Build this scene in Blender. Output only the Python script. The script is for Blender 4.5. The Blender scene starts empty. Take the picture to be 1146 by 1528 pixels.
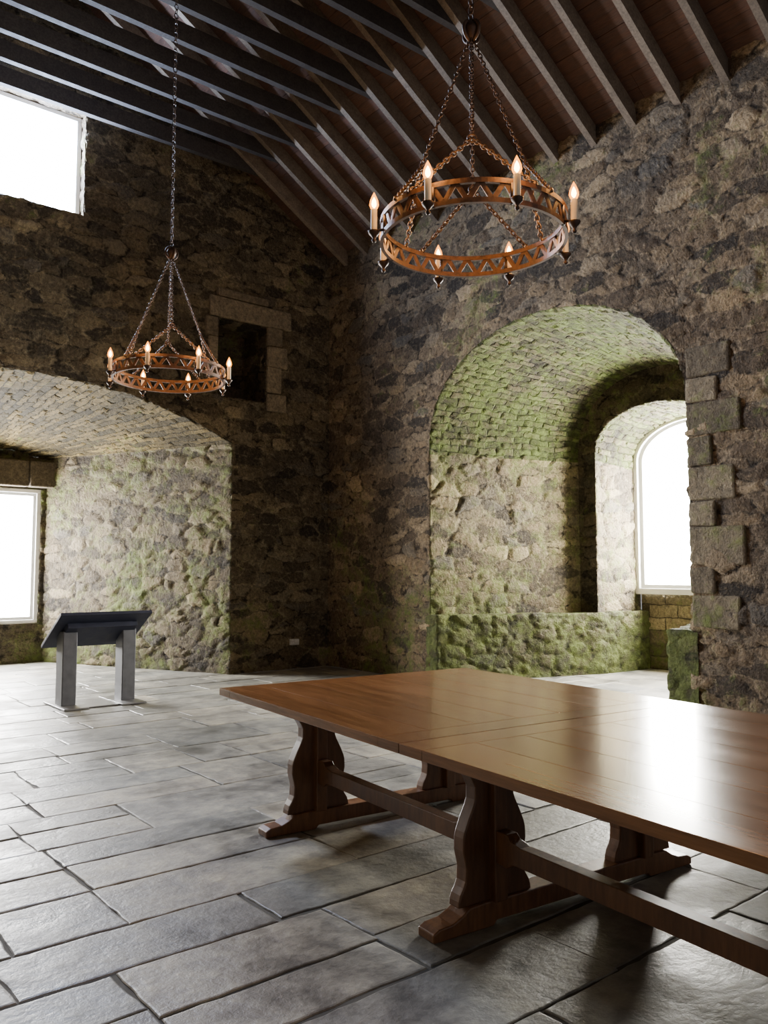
import bpy, bmesh, math, random
from mathutils import Vector, Matrix
random.seed(7)
S=bpy.context.scene
COL=S.collection

# ---------------------------------------------------------------- node helpers
class NT:
    def __init__(s,name):
        s.m=bpy.data.materials.new(name); s.m.use_nodes=True
        s.t=s.m.node_tree; s.t.nodes.clear()
        s.out=s.t.nodes.new('ShaderNodeOutputMaterial')
        s.b=s.t.nodes.new('ShaderNodeBsdfPrincipled')
        s.t.links.new(s.b.outputs[0],s.out.inputs[0])
    def n(s,typ,inp=None,**kw):
        nd=s.t.nodes.new(typ)
        for k,v in kw.items(): setattr(nd,k,v)
        if inp:
            for k,v in inp.items(): s.set(nd.inputs[k],v)
        return nd
    def set(s,sock,v):
        if isinstance(v,bpy.types.NodeSocket): s.t.links.new(v,sock)
        else: sock.default_value=v
    def math(s,op,a,b=0.0,c=0.0,clamp=False):
        nd=s.n('ShaderNodeMath',operation=op,use_clamp=clamp)
        s.set(nd.inputs[0],a); s.set(nd.inputs[1],b); s.set(nd.inputs[2],c)
        return nd.outputs[0]
    def vmath(s,op,a,b):
        nd=s.n('ShaderNodeVectorMath',operation=op)
        s.set(nd.inputs[0],a); s.set(nd.inputs[1],b); return nd.outputs[0]
    def mix(s,f,a,b,blend='MIX'):
        nd=s.n('ShaderNodeMix',data_type='RGBA',blend_type=blend)
        s.set(nd.inputs[0],f); s.set(nd.inputs[6],a); s.set(nd.inputs[7],b)
        return nd.outputs[2]
    def noise(s,vec,scale,detail=3,rough=.55,out=0):
        nd=s.n('ShaderNodeTexNoise',{'Vector':vec,'Scale':scale,'Detail':detail,'Roughness':rough})
        return nd.outputs[out]
    def ramp(s,f,stops,interp='LINEAR'):
        nd=s.n('ShaderNodeValToRGB'); cr=nd.color_ramp; cr.interpolation=interp
        while len(cr.elements)<len(stops): cr.elements.new(.5)
        for e,(p,c) in zip(cr.elements,stops):
            e.position=p; e.color=(c[0],c[1],c[2],1) if len(c)==3 else c
        s.set(nd.inputs[0],f); return nd.outputs[0]
    def mr(s,v,a,b,c=0.,d=1.,smooth=False):
        nd=s.n('ShaderNodeMapRange',interpolation_type='SMOOTHSTEP' if smooth else 'LINEAR')
        s.set(nd.inputs[0],v); s.set(nd.inputs[1],a); s.set(nd.inputs[2],b); s.set(nd.inputs[3],c); s.set(nd.inputs[4],d)
        return nd.outputs[0]
def rgb(r,g,b): return (r,g,b,1)
def coord(k): return k.n('ShaderNodeTexCoord').outputs['Object']

def finish_disp(k,height,scale,mid,fine,bumpd=.02):
    d=k.n('ShaderNodeDisplacement',{'Height':height,'Midlevel':mid,'Scale':scale})
    k.t.links.new(d.outputs[0],k.out.inputs['Displacement'])
    k.m.displacement_method='DISPLACEMENT'
    bp=k.n('ShaderNodeBump',{'Height':fine,'Strength':1.,'Distance':bumpd})
    k.t.links.new(bp.outputs[0],k.b.inputs['Normal'])

def moss_mix(k,co,big,med,col,moss,mosscol=(.092,.118,.028)):
    if moss<=0: return col
    m=k.math('ADD',k.math('MULTIPLY',big,.75),k.math('MULTIPLY',med,.55))
    z=k.n('ShaderNodeSeparateXYZ',{0:co}).outputs[2]
    m=k.math('ADD',m,k.mr(z,.1,1.7,.085,0.))     # damper near the ground
    m=k.mr(m,.78-moss*.32,.92-moss*.2,0,.85)
    mc=k.mix(k.mr(med,.3,.7),rgb(mosscol[0]*.3,mosscol[1]*.3,mosscol[2]*.4),rgb(*[c*1.7 for c in mosscol]))
    return k.mix(m,col,mc)

def rubble(name,tone=1.0,moss=0.2,warm=1.0,disp=.042,sx=2.6,sz=5.8,tanboost=0.):
    k=NT(name); co=coord(k)
    wob=k.noise(co,3.2,3,.62,out=1)
    wob=k.vmath('MULTIPLY',k.vmath('SUBTRACT',wob,(.5,.5,.5)),(.26,.26,.16))
    c2=k.vmath('ADD',co,wob)
    sc=k.vmath('MULTIPLY',c2,(sx,sx,sz))
    v1=k.n('ShaderNodeTexVoronoi',{'Vector':sc,'Scale':1.,'Randomness':.85},feature='F1')
    e1=k.n('ShaderNodeTexVoronoi',{'Vector':sc,'Scale':1.,'Randomness':.85},feature='DISTANCE_TO_EDGE').outputs['Distance']
    sep=k.n('ShaderNodeSeparateColor',{0:v1.outputs['Color']})
    rnd=sep.outputs[0]; rnd2=sep.outputs[1]
    big=k.noise(co,.75,3,.6); med=k.noise(co,7,3,.7); fine=k.noise(co,24,4,.8)
    st0=k.mr(e1,.01,.13,0,1,True)
    st=k.math('MULTIPLY',st0,k.mr(rnd2,.1,.5,.35,1.))
    w=warm;t=tone
    c=k.ramp(rnd,[(0,(.060*t,.052*t,.043*t)),(.25,(.13*t*w,.106*t,.074*t)),(.5,(.21*t*w,.170*t,.112*t)),(.70,(.30*t*w,.243*t,.152*t)),(.85,(.15*t,.138*t,.118*t)),(1,((.44+tanboost)*t*w,(.365+tanboost)*t,.232*t))])
    mort=k.mix(k.mr(med,.35,.65),rgb(.10*t*w,.084*t,.060*t),rgb(.36*t*w,.305*t,.205*t))
    mf=k.mr(st,.05,.6,.9,0)
    mf=k.math('MAXIMUM',mf,k.mr(fine,.52,.7,0,.5))
    c=k.mix(mf,c,mort)
    gap_shade=k.mr(k.math('ADD',e1,k.math('MULTIPLY',k.math('SUBTRACT',med,.5),.35)),-.03,.04,.35,1.)  # occlusion shade between stones, painted into the colour along cell edges
    cg=k.n('ShaderNodeCombineColor')
    for i in range(3): k.set(cg.inputs[i],gap_shade)
    c=k.mix(1.,c,cg.outputs[0],'MULTIPLY')
    c=k.mix(1.,c,k.ramp(fine,[(.28,(.34,.34,.34)),(.52,(1.0,1.0,1.0)),(.75,(1.85,1.78,1.62))]),'MULTIPLY')
    c=k.mix(1.,c,k.ramp(big,[(.3,(.48,.48,.51)),(.65,(1.28,1.2,1.08))]),'MULTIPLY')
    c=moss_mix(k,co,big,med,c,moss)
    k.set(k.b.inputs['Base Color'],c)
    k.b.inputs['Roughness'].default_value=.9
    k.b.inputs['Specular IOR Level'].default_value=.3
    h=k.math('MULTIPLY',st,k.mr(rnd,0,1,.4,1.))
    h=k.math('ADD',h,k.math('MULTIPLY',k.noise(co,11,3,.7),1.0))
    finish_disp(k,h,disp,.95,k.math('ADD',fine,med),.055)
    return k.m

def block_stone(name,c1,c2,moss=0.):
    # squared dressed blocks: tone differs block by block, pitted faces
    k=NT(name); co=coord(k)
    rp=k.n('ShaderNodeNewGeometry').outputs['Random Per Island']
    big=k.noise(co,1.2,3,.6); med=k.noise(co,8,3,.7); fine=k.noise(co,26,4,.8)
    c=k.mix(rp,rgb(*c1),rgb(*c2))
    c=k.mix(1.,c,k.ramp(med,[(.3,(.65,.65,.65)),(.7,(1.25,1.22,1.15))]),'MULTIPLY')
    c=k.mix(1.,c,k.ramp(fine,[(.28,(.45,.45,.45)),(.52,(1.,1.,1.)),(.75,(1.5,1.45,1.35))]),'MULTIPLY')
    c=moss_mix(k,co,big,med,c,moss)
    k.set(k.b.inputs['Base Color'],c); k.b.inputs['Roughness'].default_value=.9
    k.b.inputs['Specular IOR Level'].default_value=.3
    bp=k.n('ShaderNodeBump',{'Height':k.math('ADD',fine,med),'Strength':1.,'Distance':.035})
    k.t.links.new(bp.outputs[0],k.b.inputs['Normal'])
    return k.m

def coursed(name,tone=1.,moss=.3,bw=.34,rh=.11,disp=.034,warm=1.,wobs=1.,blue=1.):
    k=NT(name); co=coord(k)
    u=k.n('ShaderNodeTexCoord').outputs['UV']
    wob=k.noise(co,2.6,3,.65,out=1)
    wob=k.vmath('MULTIPLY',k.vmath('SUBTRACT',wob,(.5,.5,.5)),(.22*wobs,.17*wobs,0))
    uu=k.vmath('ADD',u,wob)
    br=k.n('ShaderNodeTexBrick',{'Vector':uu,'Color1':rgb(0,0,0),'Color2':rgb(1,1,1),'Mortar':rgb(.5,.5,.5),'Scale':1.,'Mortar Size':.014,'Mortar Smooth':.8,'Brick Width':bw,'Row Height':rh})
    br.offset=.43
    big=k.noise(co,.9,3,.6); med=k.noise(co,8,3,.7); fine=k.noise(co,24,4,.8)
    rnd=k.n('ShaderNodeSeparateColor',{0:br.outputs['Color']}).outputs[0]
    rnd=k.math('ADD',k.math('MULTIPLY',rnd,.6),k.math('MULTIPLY',med,.4))
    t=tone;w=warm;q=blue
    c=k.ramp(rnd,[(0.1,(.07*t,.06*t,.045*t*q)),(.4,(.19*t*w,.16*t,.10*t*q)),(.65,(.34*t*w,.285*t,.175*t*q)),(.9,(.50*t*w,.42*t,.27*t*q))])
    mort=k.mix(k.mr(med,.3,.7),rgb(.03*t,.027*t,.02*t*q),rgb(.20*t,.175*t,.125*t*q))
    c=k.mix(k.math('MULTIPLY',br.outputs['Fac'],.85),c,mort)
    c=k.mix(1.,c,k.ramp(fine,[(.28,(.35,.35,.35)),(.52,(1.0,1.0,1.0)),(.75,(1.7,1.65,1.5))]),'MULTIPLY')
    c=k.mix(1.,c,k.ramp(big,[(.3,(.40,.40,.40)),(.65,(1.25,1.2,1.1))]),'MULTIPLY')
    c=moss_mix(k,co,big,med,c,moss,(.078,.108,.022))
    k.set(k.b.inputs['Base Color'],c); k.b.inputs['Roughness'].default_value=.9
    k.b.inputs['Specular IOR Level'].default_value=.3
    h=k.math('SUBTRACT',1.,br.outputs['Fac'])
    h=k.math('MULTIPLY',h,k.mr(rnd,.2,.8,.4,1.))
    h=k.math('ADD',h,k.math('MULTIPLY',med,.9))
    finish_disp(k,h,disp,.9,k.math('ADD',fine,k.math('MULTIPLY',br.outputs['Fac'],-.5)),.045)
    return k.m

def wood(name,c1,c2,rough=.6,scale=(1,1,1),coat=0.,bump=.15,grain=14,spec=.5,isl=(.8,1.15)):
    k=NT(name); co=coord(k)
    g=k.vmath('MULTIPLY',co,scale)
    n=k.noise(g,grain,4,.65); n2=k.noise(g,grain*.2,3,.6)
    f=k.math('ADD',k.math('MULTIPLY',n,.6),k.math('MULTIPLY',n2,.4))
    rp=k.n('ShaderNodeNewGeometry').outputs['Random Per Island']
    c=k.mix(k.mr(f,.35,.65),rgb(*c1),rgb(*c2))
    c=k.mix(1.,c,k.ramp(rp,[(0,(isl[0],)*3),(1,(isl[1],)*3)]),'MULTIPLY')
    k.set(k.b.inputs['Base Color'],c)
    k.set(k.b.inputs['Roughness'],k.mr(n2,.3,.7,rough*.85,rough*1.15))
    k.b.inputs['Coat Weight'].default_value=coat; k.b.inputs['Coat Roughness'].default_value=.12
    k.b.inputs['Specular IOR Level'].default_value=spec
    bp=k.n('ShaderNodeBump',{'Height':n,'Strength':bump,'Distance':.004})
    k.t.links.new(bp.outputs[0],k.b.inputs['Normal'])
    return k.m

def plain(name,col,rough=.5,metal=0.,nscale=20,var=.25,emit=None,es=0,spec=.5):
    k=NT(name); co=coord(k)
    n=k.noise(co,nscale,3,.6)
    c=k.mix(k.mr(n,.3,.7),rgb(*[x*(1-var) for x in col]),rgb(*[min(1,x*(1+var)) for x in col]))
    k.set(k.b.inputs['Base Color'],c)
    k.set(k.b.inputs['Roughness'],k.mr(n,.3,.7,rough*.85,min(1,rough*1.15)))
    k.b.inputs['Metallic'].default_value=metal
    k.b.inputs['Specular IOR Level'].default_value=spec
    if emit:
        k.b.inputs['Emission Color'].default_value=rgb(*emit); k.b.inputs['Emission Strength'].default_value=es
    return k.m

def bulb_shell():
    # glass envelope of a flame bulb; added orange emission imitates the flame's halo
    k=NT('flame_bulb_halo_glass')
    co=coord(k); n=k.noise(co,12,2)
    em=k.n('ShaderNodeEmission',{'Strength':5.5})
    k.set(em.inputs['Color'],k.mix(n,rgb(1,.27,.02),rgb(1,.36,.04)))
    tr=k.n('ShaderNodeBsdfTransparent')
    mx=k.n('ShaderNodeMixShader'); mx.inputs[0].default_value=.40
    k.t.links.new(em.outputs[0],mx.inputs[1]); k.t.links.new(tr.outputs[0],mx.inputs[2])
    k.t.links.new(mx.outputs[0],k.out.inputs[0])
    return k.m

def sky_glass(name,col,es):
    k=NT(name); co=coord(k)
    n=k.noise(co,.8,2)
    c=k.mix(n,rgb(*[x*.93 for x in col]),rgb(*col))
    k.b.inputs['Base Color'].default_value=rgb(.8,.8,.8)
    k.set(k.b.inputs['Emission Color'],c); k.b.inputs['Emission Strength'].default_value=es
    return k.m

def flagstone():
    k=NT('flagstone'); co=coord(k)
    rp=k.n('ShaderNodeNewGeometry').outputs['Random Per Island']
    c=k.ramp(rp,[(0,(.18,.178,.165)),(.3,(.245,.237,.213)),(.55,(.30,.278,.236)),(.8,(.21,.212,.202)),(1,(.345,.317,.262))])
    n1=k.noise(co,1.3,5,.72); n2=k.noise(co,8,5,.75); n3=k.noise(co,45,3,.7)
    c=k.mix(1.,c,k.ramp(n1,[(.32,(.42,.43,.46)),(.5,(1,1,1)),(.68,(1.4,1.35,1.2))]),'MULTIPLY')
    c=k.mix(1.,c,k.ramp(n2,[(.3,(.58,.58,.60)),(.6,(1.1,1.1,1.06)),(.75,(1.3,1.28,1.2))]),'MULTIPLY')
    k.set(k.b.inputs['Base Color'],c)
    r=k.math('ADD',k.mr(n1,.35,.65,.26,.54),k.math('MULTIPLY',n2,.16))
    k.set(k.b.inputs['Roughness'],r)
    h=k.math('ADD',k.math('MULTIPLY',n1,1.0),k.math('ADD',k.math('MULTIPLY',n2,.42),k.math('MULTIPLY',n3,.10)))
    bp=k.n('ShaderNodeBump',{'Height':h,'Strength':.8,'Distance':.016})
    k.t.links.new(bp.outputs[0],k.b.inputs['Normal'])
    return k.m

# ---------------------------------------------------------------- mesh helpers
class MB:
    def __init__(s): s.v=[];s.d={};s.f=[];s.m=[];s.uv=[]
    def vi(s,p):
        key=(round(p[0],4),round(p[1],4),round(p[2],4))
        if key not in s.d: s.d[key]=len(s.v); s.v.append(p)
        return s.d[key]
    def quad(s,ps,ref=None,mi=0,uv=None):
        ids=[s.vi(p) for p in ps]; uvl=list(uv) if uv else [(0,0)]*len(ps)
        out=[];ou=[]
        for i,u in zip(ids,uvl):
            if i not in out: out.append(i);ou.append(u)
        if len(out)<3: return
        P=[Vector(s.v[i]) for i in out]
        if ref is not None:
            nrm=(P[1]-P[0]).cross(P[2]-P[0])
            if len(P)==4: nrm+= (P[2]-P[0]).cross(P[3]-P[0])
            c=sum(P,Vector())/len(P)
            if nrm.dot(Vector(ref)-c)<0: out.reverse();ou.reverse()
        s.f.append(out);s.m.append(mi);s.uv.append(ou)
    def grid(s,rows,ref=None,mi=0,uvf=None):
        for a in range(len(rows)-1):
            for b in range(len(rows[a])-1):
                ps=[rows[a][b],rows[a][b+1],rows[a+1][b+1],rows[a+1][b]]
                uv=[uvf(a,b),uvf(a,b+1),uvf(a+1,b+1),uvf(a+1,b)] if uvf else None
                r=ref(ps) if callable(ref) else ref
                s.quad(ps,r,mi(a,b) if callable(mi) else mi,uv)
    def build(s,name,mats,smooth=True):
        me=bpy.data.meshes.new(name); me.from_pydata([tuple(p) for p in s.v],[],s.f)
        ul=me.uv_layers.new(name='UVMap')
        for fi,poly in enumerate(me.polygons):
            poly.material_index=s.m[fi]; poly.use_smooth=smooth
            for j,l in enumerate(poly.loop_indices): ul.data[l].uv=s.uv[fi][j]
        for m in mats: me.materials.append(m)
        o=bpy.data.objects.new(name,me); COL.objects.link(o); return o

def lin(a,b,step):
    n=max(1,int(round(abs(b-a)/step))); return [a+(b-a)*i/n for i in range(n+1)]
def multi(bps,step):
    out=[bps[0]]
    for a,b in zip(bps,bps[1:]): out+=lin(a,b,step)[1:]
    return out

def obj_from_bm(bm,name,mat,parent=None,smooth=False,bevel=0.,mats=None):
    me=bpy.data.meshes.new(name); bm.to_mesh(me); bm.free()
    for m in (mats or [mat]): me.materials.append(m)
    if smooth:
        for p in me.polygons: p.use_smooth=True
    o=bpy.data.objects.new(name,me); COL.objects.link(o)
    if parent: o.parent=parent
    if bevel>0:
        b=o.modifiers.new('bevel','BEVEL'); b.width=bevel; b.segments=2; b.limit_method='ANGLE'
    return o
def empty(name,loc=(0,0,0),rot=0):
    e=bpy.data.objects.new(name,None); e.location=loc; e.rotation_euler=(0,0,rot); COL.objects.link(e); return e
def box(bm,x0,x1,y0,y1,z0,z1,mat=None,mi=0):
    vs=[bm.verts.new(p) for p in [(x0,y0,z0),(x1,y0,z0),(x1,y1,z0),(x0,y1,z0),(x0,y0,z1),(x1,y0,z1),(x1,y1,z1),(x0,y1,z1)]]
    if mat is not None:
        for v in vs: v.co=mat@v.co
    for f in [(3,2,1,0),(4,5,6,7),(0,1,5,4),(1,2,6,5),(2,3,7,6),(3,0,4,7)]:
        fc=bm.faces.new([vs[i] for i in f]); fc.material_index=mi
    return vs
def prism(bm,pts,axis,a,b,mi=0,M=None):
    def mk(p,t):
        if axis==0: q=(t,p[0],p[1])
        elif axis==1: q=(p[0],t,p[1])
        else: q=(p[0],p[1],t)
        q=Vector(q); return M@q if M else q
    A=[bm.verts.new(mk(p,a)) for p in pts]; B=[bm.verts.new(mk(p,b)) for p in pts]
    n=len(pts)
    fs=[bm.faces.new(A),bm.faces.new(B[::-1])]
    for i in range(n): fs.append(bm.faces.new([A[i],B[i],B[(i+1)%n],A[(i+1)%n]]))
    for f in fs: f.material_index=mi
    bmesh.ops.recalc_face_normals(bm,faces=fs)
def lathe(bm,prof,cx,cy,cz,seg=12,mi=0):
    rings=[]
    for r,z in prof:
        rings.append([bm.verts.new((cx+r*math.cos(2*math.pi*i/seg),cy+r*math.sin(2*math.pi*i/seg),cz+z)) for i in range(seg)])
    for a,b in zip(rings,rings[1:]):
        for i in range(seg):
            f=bm.faces.new([a[i],a[(i+1)%seg],b[(i+1)%seg],b[i]]); f.smooth=True; f.material_index=mi
    for rr,rev in ((rings[0],True),(rings[-1],False)):
        f=bm.faces.new(rr[::-1] if rev else rr); f.material_index=mi
def rod(bm,p,q,r,seg=6,mi=0):
    p=Vector(p);q=Vector(q);d=q-p;L=d.length
    M=Matrix.Translation((p+q)/2)@d.to_track_quat('Z','Y').to_matrix().to_4x4()
    g=bmesh.ops.create_cone(bm,cap_ends=True,segments=seg,radius1=r,radius2=r,depth=L,matrix=M)
    for v in g['verts']:
        for f in v.link_faces: f.material_index=mi; f.smooth=True
def torus(bm,M,R,r,sg=12,sr=6,stretch=1.,mi=0):
    rings=[]
    for i in range(sg):
        a=2*math.pi*i/sg; ring=[]
        for j in range(sr):
            b=2*math.pi*j/sr
            ring.append(bm.verts.new(M@Vector(((R+r*math.cos(b))*math.cos(a),r*math.sin(b),(R+r*math.cos(b))*math.sin(a)*stretch))))
        rings.append(ring)
    for i in range(sg):
        for j in range(sr):
            f=bm.faces.new([rings[i][j],rings[(i+1)%sg][j],rings[(i+1)%sg][(j+1)%sr],rings[i][(j+1)%sr]]); f.smooth=True; f.material_index=mi
def chain(bm,p,q,R=.014,r=.0035,mi=0):
    p=Vector(p);q=Vector(q);d=(q-p);L=d.length;pitch=R*2*1.5-2.2*r
    n=max(1,int(L/pitch)); rot=d.to_track_quat('Z','Y').to_matrix().to_4x4()
    for i in range(n):
        c=p+d*((i+.5)/n)
        torus(bm,Matrix.Translation(c)@rot@Matrix.Rotation(math.pi/2*(i%2),4,'Z'),R,r,8,5,1.5*(L/n)/pitch,mi)

# ---------------------------------------------------------------- materials
M_wall=rubble('rubble_wall',tone=.95,moss=.22,warm=1.06)
M_wallend=rubble('rubble_end_wall',tone=.80,moss=.02,warm=.98)
M_jamb=rubble('rubble_niche',tone=1.05,moss=.56,tanboost=.02,disp=.036)
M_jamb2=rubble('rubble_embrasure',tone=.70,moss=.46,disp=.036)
M_bench=rubble('rubble_bench',tone=.80,moss=1.08,sx=3.2,sz=6,disp=.036)
M_vault=coursed('vault_stone',tone=.46,moss=.86,rh=.10,bw=.30)
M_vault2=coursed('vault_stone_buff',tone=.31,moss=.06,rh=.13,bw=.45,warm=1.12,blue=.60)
M_sill=coursed('sill_ashlar',tone=1.0,moss=.12,bw=.5,rh=.2,disp=.02,wobs=.4)
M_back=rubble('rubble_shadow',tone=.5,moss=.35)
M_dress=block_stone('dressed_stone',(.20,.165,.115),(.33,.275,.19))
M_lint=block_stone('dark_lintel_stone',(.085,.07,.052),(.15,.122,.085))
M_quoin=block_stone('quoin_stone',(.135,.112,.08),(.27,.225,.155),.34)
M_flag=flagstone()
M_joint=plain('joint_dirt',(.08,.075,.063),.95)
M_raft=wood('rafter_wood',(.10,.078,.057),(.225,.18,.135),.8,(3,3,3),0,.3)
M_collar=wood('collar_wood',(.028,.025,.025),(.07,.062,.058),.85,(3,3,3),0,.3,spec=.3)
M_board=wood('sarking_boards',(.045,.024,.017),(.11,.053,.033),.85,(8,.6,8),0,.3)
M_top=wood('table_top_wood',(.15,.064,.022),(.32,.145,.052),.21,(6,.4,6),.35,.03,7,isl=(.90,1.08))
M_leg=wood('table_leg_wood',(.10,.044,.019),(.215,.098,.040),.38,(5,5,.8),.1,.1,8)
M_white=plain('white_frame_paint',(.80,.80,.78),.5,0,10,.04)
M_iron=plain('rusted_bronze_iron',(.10,.048,.026),.55,.35,30,.55)
M_dark=plain('dark_iron',(.055,.036,.027),.5,.6,30,.4)
M_candle=plain('candle_sleeve',(.80,.70,.52),.5,0,20,.05)
M_bulb=plain('filament_glow',(1,.8,.4),.3,0,20,.02,(1.,.72,.30),60.)
M_shell=bulb_shell()
M_navy=plain('lectern_dark_panel',(.014,.017,.034),.6,0,12,.2,spec=.3)
M_grey=plain('lectern_grey_steel',(.085,.088,.10),.5,.3,15,.15)
M_plate=plain('lectern_base_plate',(.26,.26,.27),.35,.6,15,.12)
M_sock=plain('socket_plastic',(.5,.5,.48),.4)

# ---------------------------------------------------------------- dimensions
XR=7.69; YE=10.8; XL=-1.75; XC=2.97
EAVE=6.47; TAN=.62
RIDGE=EAVE+TAN*(XR-XC)
STEP=.030

# ---------------------------------------------------------------- right wall with niche
b=MB()
yc,hw,zs,rise=6.41,1.96,3.27,1.43
nr=lin(0,zs,STEP); NA=128
th=[math.pi*i/NA for i in range(NA+1)]
def prof(hw,zs_,rise,x,yc=yc):
    P=[]
    for z in nr: P.append((x,yc+hw,z*zs_/zs))
    for t in th[1:]: P.append((x,yc+hw*math.cos(t),zs_+rise*max(0,math.sin(t))**.92))
    for z in reversed(nr[:-1]): P.append((x,yc-hw,z*zs_/zs))
    return P
front=prof(hw,zs,rise,XR)
TOPZ=6.8; NT_=84
i0=len(nr)-1; i1=i0+NA
def up(i):
    p=front[i]; yt=yc+hw-2*hw*(i-i0)/NA
    return [(XR,p[1]+(yt-p[1])*min(1,j/30),p[2]+(TOPZ-p[2])*j/NT_) for j in range(NT_+1)]
toroom=lambda ps:(0,ps[0][1],ps[0][2])
b.grid([up(i) for i in range(i0,i1+1)],toroom,0)
zrows=nr+[zs+(TOPZ-zs)*j/NT_ for j in range(1,NT_+1)]
for ya,yb_ in ((YE+.05,yc+hw),(yc-hw,1.6)):
    b.grid([[(XR,y,z) for z in zrows] for y in lin(ya,yb_,STEP)],toroom,0)
b.grid([[(XR,y,z) for z in zrows[::6]+[TOPZ]] for y in lin(1.6,-3,.3)],toroom,0)
back=prof(1.31,3.30,1.12,10.2)
inner=prof(1.0,3.30,.62,10.2)
win=prof(1.0,3.22,.62,11.35)
def sweep(b,A,B,n,axisref,mi,u0=0.):
    rows=[[tuple(A[i][c]+(B[i][c]-A[i][c])*j/n for c in range(3)) for j in range(n+1)] for i in range(len(A))]
    arc=[0.]
    for i in range(1,len(A)): arc.append(arc[-1]+(Vector(A[i])-Vector(A[i-1])).length)
    dl=(Vector(B[len(B)//2])-Vector(A[len(A)//2])).length
    b.grid(rows,axisref,mi,lambda a,c:(u0+dl*c/n,arc[a]))
vm=lambda a,c: 2 if i0-4<=a<i1+4 else 1
sweep(b,front,back,84,lambda ps:(ps[0][0],yc,1.6),vm)
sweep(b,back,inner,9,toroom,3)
sweep(b,inner,win,38,lambda ps:(ps[0][0],yc,1.6),vm,u0=2.)
b.grid([[(11.35,y,z) for z in lin(0,1.17,.04)] for y in lin(5.41,7.41,.04)],toroom,4,None)
for fi,m in enumerate(b.m):
    if m==4: b.uv[fi]=[(b.v[v][1],b.v[v][2]) for v in b.f[fi]]

def bench(bb,sgn,w0):
    zt=.90
    def jy(x):
        if x<=10.2: h=hw+(1.31-hw)*(x-XR)/(10.2-XR)
        else: h=1.05
        return yc+sgn*(h+.06)
    hA,hB,hC=hw-w0,.93,.86
    def fy(x):
        h=hA+(hB-hA)*(x-XR)/(10.2-XR) if x<=10.2 else hB+(hC-hB)*(x-10.2)/1.15
        return yc+sgn*h
    xs=multi([XR-.02,10.2,11.34],.033)
    bb.grid([[ (x,fy(x),z) for z in lin(0,zt,.033)] for x in xs],lambda ps:(ps[0][0],yc,.4),5)
    bb.grid([[ (x,fy(x)+(jy(x)-fy(x))*j/10,zt) for j in range(11)] for x in xs],lambda ps:(ps[0][0],ps[0][1],9),5)
    x=XR-.02
    bb.grid([[ (x,fy(x)+(jy(x)-fy(x))*j/10,z) for j in range(11)] for z in lin(0,zt,.033)],toroom,5)
bench(b,1,.17); bench(b,-1,.28)
wall_right=b.build('wall_right',[M_wall,M_jamb,M_vault,M_back,M_sill,M_bench])

bm=bmesh.new(); z=.95; alt=0
for hgt in (.34,.28,.40,.26,.36,.30,.34,.27,.33):
    if z+hgt>4.0: break
    wd=(.52,.30)[alt%2]+random.uniform(-.05,.06); alt+=1
    vs=box(bm,XR-.020,XR+.1,4.44-wd,4.44,z,z+hgt-.015); z+=hgt
    for v in vs: v.co+=Vector((random.uniform(-.008,.008),random.uniform(-.012,.012),random.uniform(-.012,.012)))
obj_from_bm(bm,'trim_3',M_quoin,bevel=.022)

# ---------------------------------------------------------------- end wall with embrasure, upper window, aumbry
b=MB()
exc,ehw,ezs,erise=3.0,2.93,3.43,.64
er=lin(0,ezs,STEP); ENA=150
def eprof(hw,zs_,rise,y,xc=exc):
    P=[(xc+hw,y,z*zs_/ezs) for z in er]
    for i in range(1,ENA+1):
        s=1-2*i/ENA
        P.append((xc+hw*s,y,zs_+rise*max(0,1-abs(s)**2.1)))
    P+=[(xc-hw,y,z*zs_/ezs) for z in reversed(er[:-1])]
    return P
ef=eprof(ehw,ezs,erise,YE); j0=len(er)-1; j1=j0+ENA
ZM=4.1; N1=20
rr=lambda ps:(ps[0][0],0,ps[0][2])
b.grid([[(ef[i][0],YE,ef[i][2]+(ZM-ef[i][2])*j/N1) for j in range(N1+1)] for i in range(j0,j1+1)],rr,0)
zlow=er+[ezs+(ZM-ezs)*j/N1 for j in range(1,N1+1)]
for xa,xb in ((XR+.05,exc+ehw),(exc-ehw,XL-.05)):
    b.grid([[(x,YE,z) for z in zlow] for x in lin(xa,xb,STEP)],rr,0)
WX0,WX1,WZ0,WZ1=2.25,3.62,6.30,7.72
AX0,AX1,AZ0,AZ1=5.66,6.48,4.12,5.30
xs=multi([XL-.05,WX0,WX1,AX0,AX1,XR+.05],STEP)
zs_=multi([ZM,AZ0,AZ1,WZ0,WZ1,RIDGE+.1],STEP)
for a in range(len(xs)-1):
    for c in range(len(zs_)-1):
        x0,x1,z0,z1=xs[a],xs[a+1],zs_[c],zs_[c+1]
        xm,zm=(x0+x1)/2,(z0+z1)/2
        if WX0<xm<WX1 and WZ0<zm<WZ1: continue
        if AX0<xm<AX1 and AZ0<zm<AZ1: continue
        rz=min(EAVE+TAN*(XR-xm),EAVE+TAN*(xm-(2*XC-XR)))+.25
        if zm>rz: continue
        b.quad([(x0,YE,z0),(x1,YE,z0),(x1,YE,z1),(x0,YE,z1)],(xm,0,zm),0)
YB=14.3
eb=eprof(1.30,3.42,.15,YB)
em=lambda a,c: 2 if j0<=a<j1 else 1
sweep(b,ef,eb,105,lambda ps:(exc,ps[0][1],1.6),em)
LX0,LX1,LZ0,LZ1=1.78,4.22,.65,2.89
for (xa,xb,za,zb) in ((1.6,4.4,0,LZ0),(1.6,4.4,LZ1,3.65),(1.6,LX0,LZ0,LZ1),(LX1,4.4,LZ0,LZ1)):
    b.grid([[(x,YB,z) for z in lin(za,zb,.05)] for x in lin(xa,xb,.05)],rr,3 if za>2 else 1)
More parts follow.
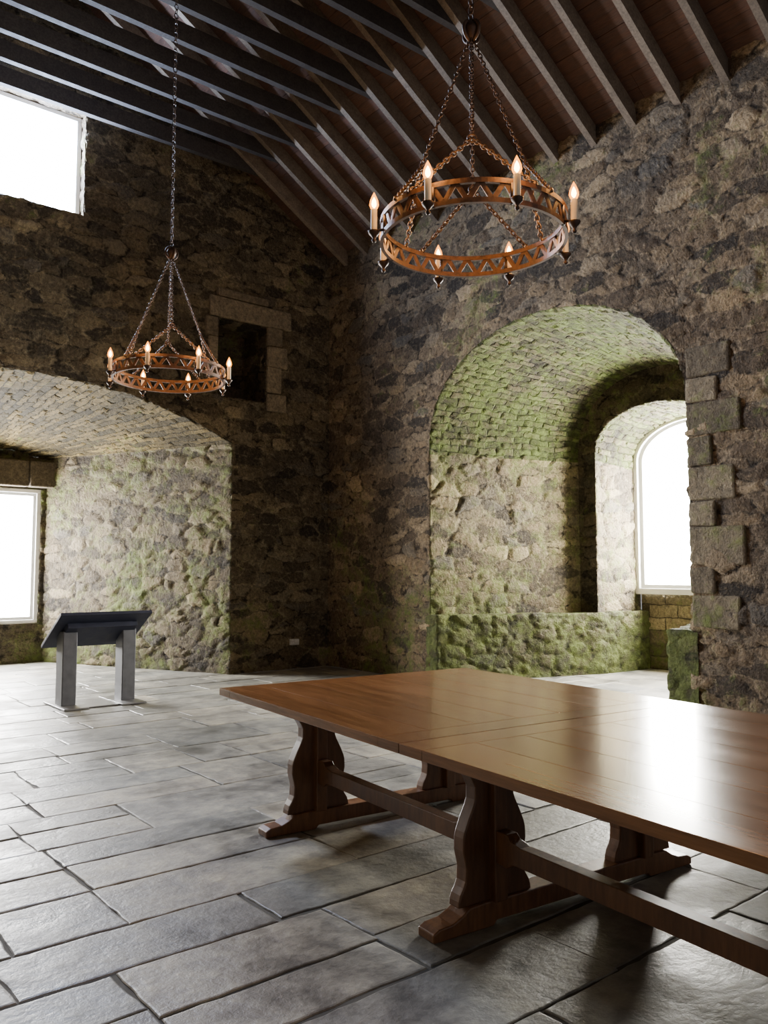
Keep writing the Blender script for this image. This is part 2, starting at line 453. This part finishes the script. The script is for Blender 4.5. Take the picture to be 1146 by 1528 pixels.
def reveal(b,x0,x1,z0,z1,y0,y1,mi,backf=False):
    xm,zm=(x0+x1)/2,(z0+z1)/2
    per=[(x,z0) for x in lin(x0,x1,.05)]+[(x1,z) for z in lin(z0,z1,.05)[1:]]+[(x,z1) for x in lin(x1,x0,.05)[1:]]+[(x0,z) for z in lin(z1,z0,.05)[1:]]
    n=max(2,int((y1-y0)/.05))
    b.grid([[(x,y0+(y1-y0)*j/n,z) for j in range(n+1)] for x,z in per],lambda ps:(xm,ps[0][1],zm),mi)
    if backf: b.grid([[(x,y1,z) for z in lin(z0,z1,.05)] for x in lin(x0,x1,.05)],rr,mi)
reveal(b,LX0,LX1,LZ0,LZ1,YB,YB+.2,1)
reveal(b,WX0,WX1,WZ0,WZ1,YE,YE+.32,4)
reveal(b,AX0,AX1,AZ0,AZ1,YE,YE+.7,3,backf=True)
wall_end=b.build('wall_end',[M_wallend,M_jamb2,M_vault2,M_back,M_wall])

bm=bmesh.new()
def stone(x0,x1,z0,z1,y0=YE-.05,y1=YE+.2):
    vs=box(bm,x0,x1,y0,y1,z0,z1)
    for v in vs: v.co+=Vector((random.uniform(-.012,.012),random.uniform(-.01,.01),random.uniform(-.012,.012)))
stone(5.50,6.92,5.32,5.62); stone(5.62,6.5,5.63,5.76)
z=4.0
for h,w in ((.28,.34),(.42,.26),(.33,.36),(.29,.27)):
    stone(6.50,6.50+w,z,z+h-.01); z+=h
z=4.35
for h,w in ((.3,.2),(.36,.15),(.3,.2)):
    stone(5.64-w,5.64,z,z+h-.01); z+=h
obj_from_bm(bm,'trim_1',M_dress,bevel=.02)
bm=bmesh.new()
xx=1.6
for w in (.62,.55,.70,.52,.5):
    box(bm,xx,xx+w-.01,YB-.16+random.uniform(-.02,.02),YB+.02,2.92,3.36); xx+=w
obj_from_bm(bm,'trim_2',M_lint,bevel=.02)

b=MB()
b.grid([[(XL,y,z) for z in lin(0,6.8,.2)] for y in lin(-3,YE+.05,.2)],lambda ps:(9,ps[0][1],ps[0][2]),0)
b.build('wall_left',[M_wall])

# ---------------------------------------------------------------- floor
bm=bmesh.new()
box(bm,XL-.1,XR+.1,-3,YE+.1,-.08,-.0065,mi=1)
box(bm,XR,11.5,4.3,8.5,-.08,-.0065,mi=1)
box(bm,-.2,6.1,YE,14.6,-.08,-.0065,mi=1)
def slab(x0,x1,y0,y1):
    g=.003+random.random()*.004; j=.024; bv=.004+random.random()*.005
    z=random.uniform(-.0015,.002)
    P=[(x0+g,y0+g),(x1-g,y0+g),(x1-g,y1-g),(x0+g,y1-g)]
    P=[(px+random.uniform(-j,j)*.5,py+random.uniform(-j,j)*.5) for px,py in P]
    out=[]
    for i in range(4):
        a=P[i];c=P[(i+1)%4];L=math.hypot(c[0]-a[0],c[1]-a[1]);n=max(2,int(L/.07))
        for q in range(n):
            t=q/n; e=0 if q==0 else 1
            out.append((a[0]+(c[0]-a[0])*t+e*random.uniform(-.005,.005),a[1]+(c[1]-a[1])*t+e*random.uniform(-.005,.005)))
    cx=sum(p[0] for p in out)/len(out);cy=sum(p[1] for p in out)/len(out)
    tx,ty=random.uniform(-.003,.003),random.uniform(-.003,.003)
    def zz(x,y): return z+tx*(x-cx)+ty*(y-cy)
    def ins(p,d):
        return (cx+(p[0]-cx)*(1-d/max(.05,(x1-x0)/2)),cy+(p[1]-cy)*(1-d/max(.05,(y1-y0)/2)))
    r0=[bm.verts.new((p[0],p[1],-.03)) for p in out]
    r1=[bm.verts.new((p[0],p[1],zz(*p)-.005)) for p in out]
    r2=[bm.verts.new((*ins(p,bv*.6),zz(*p)-.0015)) for p in out]
    r3=[bm.verts.new((*ins(p,bv*1.6),zz(*p))) for p in out]
    n=len(out)
    for A,B in ((r0,r1),(r1,r2),(r2,r3)):
        for i in range(n):
            f=bm.faces.new([A[i],A[(i+1)%n],B[(i+1)%n],B[i]])
    bm.faces.new(r3)
def rowfill(xa,xb,y0,y1):
    x=xa-random.random()*.5
    while x<xb:
        L=random.choice([.45,.65,.8,.95,1.15,1.4])*random.uniform(.9,1.1)
        a=max(x,xa);c=min(x+L,xb)
        if c<xb and xb-c<.3: c=xb; L=9
        if c-a>.12:
            if y1-y0>.55 and c-a>.5 and random.random()<.35:
                ym=y0+(y1-y0)*random.uniform(.42,.58); slab(a,c,y0,ym); slab(a,c,ym,y1)
            else: slab(a,c,y0,y1)
        x+=L
y=-2.9
while y<YE+.05:
    h=random.choice([.38,.46,.54,.62,.72]); y1=min(y+h,YE+.1)
    rowfill(XL,XR+.02,y,y1)
    y=y1
y=4.4
while y<8.4:
    h=random.choice([.45,.55,.65]); y1=min(y+h,8.45); rowfill(XR+.02,11.4,y,y1); y=y1
y=YE+.1
while y<14.35:
    h=random.choice([.45,.55,.65]); y1=min(y+h,14.4); rowfill(0,6,y,y1); y=y1
obj_from_bm(bm,'floor',M_flag,mats=[M_flag,M_joint])

# ---------------------------------------------------------------- roof
roof=empty('ceiling')
ang=math.atan(TAN); L=(XR-XC)/math.cos(ang)
YR=[3.93+.535*k for k in range(-12,13)]
COLZ=7.50
bm=bmesh.new(); bc=bmesh.new(); bb=bmesh.new()
for sgn in (1,-1):
    def P(u,y,n):
        return Vector((XC+sgn*(u*math.cos(ang)+n*math.sin(ang)),y,RIDGE-u*math.sin(ang)+n*math.cos(ang)))
    for y in YR:
        jx=random.uniform(-.012,.012)
        vs=[]
        for u in (0,L+.25):
            for n in (0,.19):
                for yy in (y-.038+jx,y+.038+jx): vs.append(bm.verts.new(P(u,yy,n)))
        for f in [(0,1,3,2),(4,6,7,5),(0,4,5,1),(2,3,7,6),(0,2,6,4),(1,5,7,3)]: bm.faces.new([vs[i] for i in f])
    u=0
    while u<L+.5:
        w=.17
        y0=-3.2
        while y0<YE+.3:
            y1=min(y0+random.uniform(2.,3.5),YE+.4)
            vs=[]
            dn=random.uniform(0,.008)
            for uu in (u+.002,u+w-.002):
                for n in (.192+dn,.22+dn):
                    for yy in (y0,y1-.003): vs.append(bb.verts.new(P(uu,yy,n)))
            for f in [(0,1,3,2),(4,6,7,5),(0,4,5,1),(2,3,7,6),(0,2,6,4),(1,5,7,3)]: bb.faces.new([vs[i] for i in f])
            y0=y1
        u+=w
    vs=[bb.verts.new(P(uu,yy,.235)) for uu,yy in ((-.05,-3.3),(L+.6,-3.3),(L+.6,YE+.5),(-.05,YE+.5))]
    bb.faces.new(vs)
for y in YR:
    xh=(COLZ-EAVE)/TAN; xe=XR-xh
    hw_=xe-XC+.22
    y2=y+.078
    pts=[(XC-hw_,COLZ),(XC+hw_,COLZ),(XC+hw_-.2,COLZ+.22),(XC-hw_+.2,COLZ+.22)]
    prism(bc,pts,1,y2-.04,y2+.04)
for m in (bm,bb): bmesh.ops.recalc_face_normals(m,faces=m.faces)
obj_from_bm(bm,'rafters',M_raft,roof); obj_from_bm(bb,'roof_boards',M_board,roof); obj_from_bm(bc,'collar_ties',M_collar,roof)
bm=bmesh.new()
box(bm,XR+.03,XR+.3,-3,YE,EAVE+.0,EAVE+.12)
obj_from_bm(bm,'wall_plate',M_raft,roof)

# ---------------------------------------------------------------- windows
def arch_outline(yc,hwo,zb,zso,ro,d,seg=28):
    P=[(yc+hwo-d,zb+d)]
    for i in range(seg+1):
        t=math.pi*i/seg; P.append((yc+(hwo-d)*math.cos(t),zso+(ro-d*.8)*math.sin(t)))
    P.append((yc-hwo+d,zb+d)); return P
def arch_ring(bm,x0,x1,yc,hwo,zb,zso,ro,w):
    O=arch_outline(yc,hwo,zb,zso,ro,0);I=arch_outline(yc,hwo,zb,zso,ro,w);n=len(O)
    V=[[bm.verts.new((x,p[0],p[1])) for p in Q] for x in (x0,x1) for Q in (O,I)]
    of,inf,ob,ib=V
    for i in range(n):
        k=(i+1)%n
        bm.faces.new([of[i],of[k],inf[k],inf[i]]); bm.faces.new([ob[i],ib[i],ib[k],ob[k]])
        bm.faces.new([inf[i],inf[k],ib[k],ib[i]]); bm.faces.new([of[i],ob[i],ob[k],of[k]])
    bmesh.ops.recalc_face_normals(bm,faces=bm.faces)
def rect_frame(bm,x0,x1,z0,z1,y0,y1,w):
    box(bm,x0,x1,y0,y1,z0,z0+w); box(bm,x0,x1,y0,y1,z1-w,z1)
    box(bm,x0,x0+w,y0,y1,z0+w,z1-w); box(bm,x1-w,x1,y0,y1,z0+w,z1-w)
G1=sky_glass('daylit_glass_warm',(1,.96,.87),125)
G2=sky_glass('daylit_glass',(1,.98,.95),110)
G3=sky_glass('daylit_glass_cool',(.58,.72,1),190)
w1=empty('window_1')
bm=bmesh.new()
arch_ring(bm,11.20,11.34,yc,1.03,1.16,3.24,.64,.09)
arch_ring(bm,11.26,11.38,yc,.95,1.24,3.22,.60,.07)
obj_from_bm(bm,'frame',M_white,w1,bevel=.006)
bm=bmesh.new(); bm.faces.new([bm.verts.new((11.345,p[0],p[1])) for p in arch_outline(yc,1.03,1.16,3.24,.64,.03)])
bmesh.ops.recalc_face_normals(bm,faces=bm.faces); obj_from_bm(bm,'glass',G1,w1)
w2=empty('window_2')
bm=bmesh.new(); rect_frame(bm,LX0-.02,LX1+.02,LZ0-.02,LZ1+.02,YB+.02,YB+.12,.08); rect_frame(bm,LX0+.05,LX1-.05,LZ0+.05,LZ1-.05,YB+.06,YB+.15,.06)
obj_from_bm(bm,'frame',M_white,w2,bevel=.006)
bm=bmesh.new(); bm.faces.new([bm.verts.new(p) for p in ((LX0,YB+.13,LZ0),(LX1,YB+.13,LZ0),(LX1,YB+.13,LZ1),(LX0,YB+.13,LZ1))]); obj_from_bm(bm,'glass',G2,w2)
w3=empty('window_3')
bm=bmesh.new(); rect_frame(bm,WX0,WX1,WZ0,WZ1,YE+.16,YE+.28,.06)
obj_from_bm(bm,'frame',M_white,w3,bevel=.006)
bm=bmesh.new(); bm.faces.new([bm.verts.new(p) for p in ((WX0,YE+.25,WZ0),(WX1,YE+.25,WZ0),(WX1,YE+.25,WZ1),(WX0,YE+.25,WZ1))]); obj_from_bm(bm,'glass',G3,w3)

w=bpy.data.worlds.new('sky'); S.world=w; w.use_nodes=True
bg=w.node_tree.nodes['Background']; bg.inputs[0].default_value=(.95,.95,1,1); bg.inputs[1].default_value=.46

# ---------------------------------------------------------------- trestle table
tr=math.radians(5.9)
tab=empty('trestle_table',(2.40,4.50,0),-tr)
TH=.80; TT=.042; W=1.90; LT=1.92
def table_top(name,v0,v1):
    bm=bmesh.new(); n=7; e=.16
    for i in range(n):
        x0=W*i/n; x1=W*(i+1)/n
        box(bm,x0+.0003,x1-.0003,-v1+e,-v0-e,TH-TT,TH)
    box(bm,0,W,-v0-e+.0003,-v0-.0025,TH-TT,TH); box(bm,0,W,-v1+.0025,-v1+e-.0003,TH-TT,TH)
    return obj_from_bm(bm,name,M_top,tab,bevel=.0015)
table_top('top',0,LT); table_top('top_second',LT,2*LT)
bm=bmesh.new()
for v0,v1 in ((0,LT),(LT,2*LT)):
    for x in (.42,1.42): box(bm,x,x+.06,-v1+.15,-v0-.15,TH-TT-.05,TH-TT)
obj_from_bm(bm,'bearers',M_leg,tab)
ctrl=[(0,.205),(.06,.20),(.14,.165),(.24,.160),(.34,.178),(.44,.175),(.54,.145),(.64,.110),(.74,.108),(.84,.150),(.91,.19),(1,.205)]
def wz(t):
    for (a,wa),(c,wc) in zip(ctrl,ctrl[1:]):
        if a<=t<=c: return wa+(wc-wa)*(t-a)/(c-a)
    return ctrl[-1][1]
def support(name,v):
    bm=bmesh.new()
    z0,z1=.10,TH-TT
    for u in (.47,1.43):
        R=[];N=26
        for i in range(N+1):
            t=i/N; R.append((u+wz(t),z0+(z1-z0)*t))
        Lh=[(2*u-x,z) for x,z in reversed(R)]
        prism(bm,R+Lh,1,-v-.035,-v+.035)
        box(bm,u-.035,u+.035,-v-.075,-v-.03,z0,z1); box(bm,u-.035,u+.035,-v+.03,-v+.075,z0,z1)
    a,c=.12,1.78
    half=[(a,0.0),(a,.035),(a+.03,.05),(a+.10,.055),(a+.15,.075),(a+.19,.10),(a+.26,.105)]
    pts=half+[(a+c-p[0],p[1]) for p in reversed(half)]
    pts=pts[:-1]+[(c,0),(c-.32,0),(c-.34,.02),(a+.34,.02),(a+.32,0)]
    prism(bm,pts,1,-v-.055,-v+.055)
    box(bm,.15,1.75,-v-.045,-v+.045,z1-.05,z1-.001)
    return obj_from_bm(bm,name,M_leg,tab,bevel=.006)
VS=(.37,1.94,3.50)
for i,v in enumerate(VS): support('trestle_%d'%(i+1),v)
bm=bmesh.new()
for va,vb in zip(VS,VS[1:]):
    a=va+.04; c=vb-.04
    zt,zb=.40,.26
    pts=[(-a,zb+.01),(-a,zt),(-a-.10,zt),(-a-.12,zt-.02),(-a-.18,zt-.035),(-c+.18,zt-.035),(-c+.12,zt-.02),(-c+.10,zt),(-c,zt),(-c,zb+.01),(-c+.1,zb),(-c+.14,zb+.025),(-a-.14,zb+.025),(-a-.1,zb)]
    for u in (.47,1.43): prism(bm,pts,0,u-.032,u+.032)
obj_from_bm(bm,'stretchers',M_leg,tab,bevel=.004)

# ---------------------------------------------------------------- lectern
lec=empty('information_lectern',(3.45,9.42,0))
bm=bmesh.new()
box(bm,-.47,-.20,-.36,.36,0.005,.022); box(bm,.17,.46,-.36,.36,0.005,.022); box(bm,-.2,.17,-.30,.30,0.005,.016)
obj_from_bm(bm,'base_plate',M_plate,lec,bevel=.004)
bm=bmesh.new()
for x in (-.34,.34):
    box(bm,x-.08,x+.08,-.11,.11,.018,.84)
obj_from_bm(bm,'posts',M_grey,lec,bevel=.008)
bm=bmesh.new()
tl=math.atan2(.40,.66)
Mx=Matrix.Translation((0,.0,.83))@Matrix.Rotation(-tl,4,'X')
box(bm,-.52,.52,-.385,.385,0,.035,Mx)
box(bm,-.40,.40,-.2,.2,-.06,0,Mx)
obj_from_bm(bm,'sloping_panel',M_navy,lec,bevel=.004)

# ---------------------------------------------------------------- chandeliers
def chandelier(name,x,y,zc,az0,ztop):
    root=empty(name,(x,y,zc))
    R=.475; H=.118; bm=bmesh.new(); seg=96
    def hoop(z0,z1,r0,r1):
        vs=[]
        for i in range(seg):
            a=2*math.pi*i/seg; cs,sn=math.cos(a),math.sin(a)
            vs.append([bm.verts.new((r*cs,r*sn,z)) for r,z in ((r0,z0),(r1,z0),(r1,z1),(r0,z1))])
        for i in range(seg):
            A=vs[i];B=vs[(i+1)%seg]
            for j in range(4): bm.faces.new([A[j],B[j],B[(j+1)%4],A[(j+1)%4]])
    hoop(-H/2,-H/2+.024,R-.012,R+.006); hoop(H/2-.024,H/2,R-.012,R+.006)
    nz=26
    for i in range(nz):
        a0=2*math.pi*i/nz; a1=2*math.pi*(i+.5)/nz; a2=2*math.pi*(i+1)/nz
        for (aa,za),(ab,zb) in (((a0,-H/2+.012),(a1,H/2-.012)),((a1,H/2-.012),(a2,-H/2+.012))):
            w=.014
            pts=[]
            for r in (R-.007,R+.001):
                for a,z,s in ((aa,za,-1),(aa,za,1),(ab,zb,1),(ab,zb,-1)):
                    a_=a+s*w/R; pts.append(bm.verts.new((r*math.cos(a_),r*math.sin(a_),z)))
            for f in [(0,1,2,3),(7,6,5,4),(0,4,5,1),(1,5,6,2),(2,6,7,3),(3,7,4,0)]: bm.faces.new([pts[k] for k in f])
    bmesh.ops.recalc_face_normals(bm,faces=bm.faces)
    obj_from_bm(bm,'ring_band',M_iron,root)
    bm=bmesh.new(); bcn=bmesh.new(); bbul=bmesh.new(); bsh=bmesh.new()
    for k in range(8):
        a=az0+k*math.pi/4; cs,sn=math.cos(a),math.sin(a)
        Rc=R+.055; px,py=Rc*cs,Rc*sn
        rod(bm,((R)*cs,(R)*sn,-H/2+.02),(px,py,-H/2+.005),.007)
        rod(bm,((R)*cs,(R)*sn,H/2-.02),((R)*cs,(R)*sn,-H/2),.010)
        lathe(bm,[(.003,-.055),(.010,-.05),(.012,-.042),(.006,-.034),(.014,-.022),(.026,-.010),(.030,0),(.030,.004),(.018,.004)],px,py,-H/2,12)
        lathe(bcn,[(.016,0),(.0165,.004),(.0165,.108),(.013,.112)],px,py,-H/2+.004,14)
        lathe(bbul,[(.003,.012),(.010,.020),(.013,.031),(.010,.048),(.001,.066)],px,py,-H/2+.113,12)
        lathe(bsh,[(.007,0),(.018,.009),(.0245,.026),(.021,.048),(.011,.072),(.001,.092)],px,py,-H/2+.113,16)
        l=bpy.data.lights.new('candle_light','POINT'); l.energy=8; l.color=(1,.46,.14); l.shadow_soft_size=.02
        lo=bpy.data.objects.new('candle_light_%d'%k,l); lo.location=((Rc-.0)*cs,(Rc-.0)*sn,-H/2+.235); lo.parent=root; COL.objects.link(lo)
    zk=.36; rk=.27; hook=(0,0,1.07)
    for k in range(4):
        a=az0+math.pi/8+k*math.pi/2
        kn=(rk*math.cos(a),rk*math.sin(a),zk)
        torus(bm,Matrix.Translation(kn)@Matrix.Rotation(a+math.pi/2,4,'Z'),.020,.006,12,6)
        for s in (-1,1):
            aa=a+s*math.pi/8*1.7
            e=(R*math.cos(aa),R*math.sin(aa),H/2)
            chain(bm,kn,e,.011,.0042)
            lathe(bm,[(.004,-.01),(.012,0),(.008,.015),(.003,.02)],e[0],e[1],e[2],8)
        chain(bm,kn,hook,.010,.0034)
    lathe(bm,[(.004,-.07),(.02,-.05),(.035,-.02),(.045,.0),(.035,.03),(.02,.05),(.006,.07)],0,0,1.09,14)
    torus(bm,Matrix.Translation((0,0,1.09)),.055,.010,20,6)
    torus(bm,Matrix.Translation((0,0,1.09))@Matrix.Rotation(math.pi/2,4,'Z'),.055,.010,20,6)
    chain(bm,(0,0,1.15),(0,0,ztop-zc),.017,.0042)
    obj_from_bm(bm,'chains_and_cups',M_dark,root)
    obj_from_bm(bcn,'candles',M_candle,root); obj_from_bm(bbul,'filaments',M_bulb,root); obj_from_bm(bsh,'flame_bulbs',M_shell,root)
    return root
def az(heading,phi):
    h=math.radians(heading); p=math.radians(phi)
    tc=Vector((-math.sin(h),-math.cos(h))); rt=Vector((math.cos(h),-math.sin(h)))
    v=tc*math.cos(p)+rt*math.sin(p); return math.atan2(v.y,v.x)
chandelier('chandelier',2.95,2.87,3.25,az(46,-22.5),COLZ)
chandelier('chandelier.001',2.99,6.60,3.22,az(24.4,-19),COLZ)

bm=bmesh.new(); box(bm,-.075,.075,-.05,0,-.045,.045); box(bm,-.05,-.015,-.06,-.05,-.02,.02); box(bm,.015,.05,-.06,-.05,-.02,.02)
so=obj_from_bm(bm,'electric_socket',M_sock,bevel=.004); so.location=(7.02,YE-.02,.42)

# ---------------------------------------------------------------- camera
cd=bpy.data.cameras.new('camera'); cam=bpy.data.objects.new('camera',cd); COL.objects.link(cam)
cd.sensor_fit='VERTICAL'; cd.sensor_height=24; cd.lens=24*1214.5/1528
h=math.radians(39.37); p=math.radians(4.23)
cam.location=(0,0,1.5)
F=Vector((math.sin(h)*math.cos(p),math.cos(h)*math.cos(p),math.sin(p)))
cam.rotation_euler=F.to_track_quat('-Z','Y').to_euler()
cd.clip_start=.05
S.camera=cam
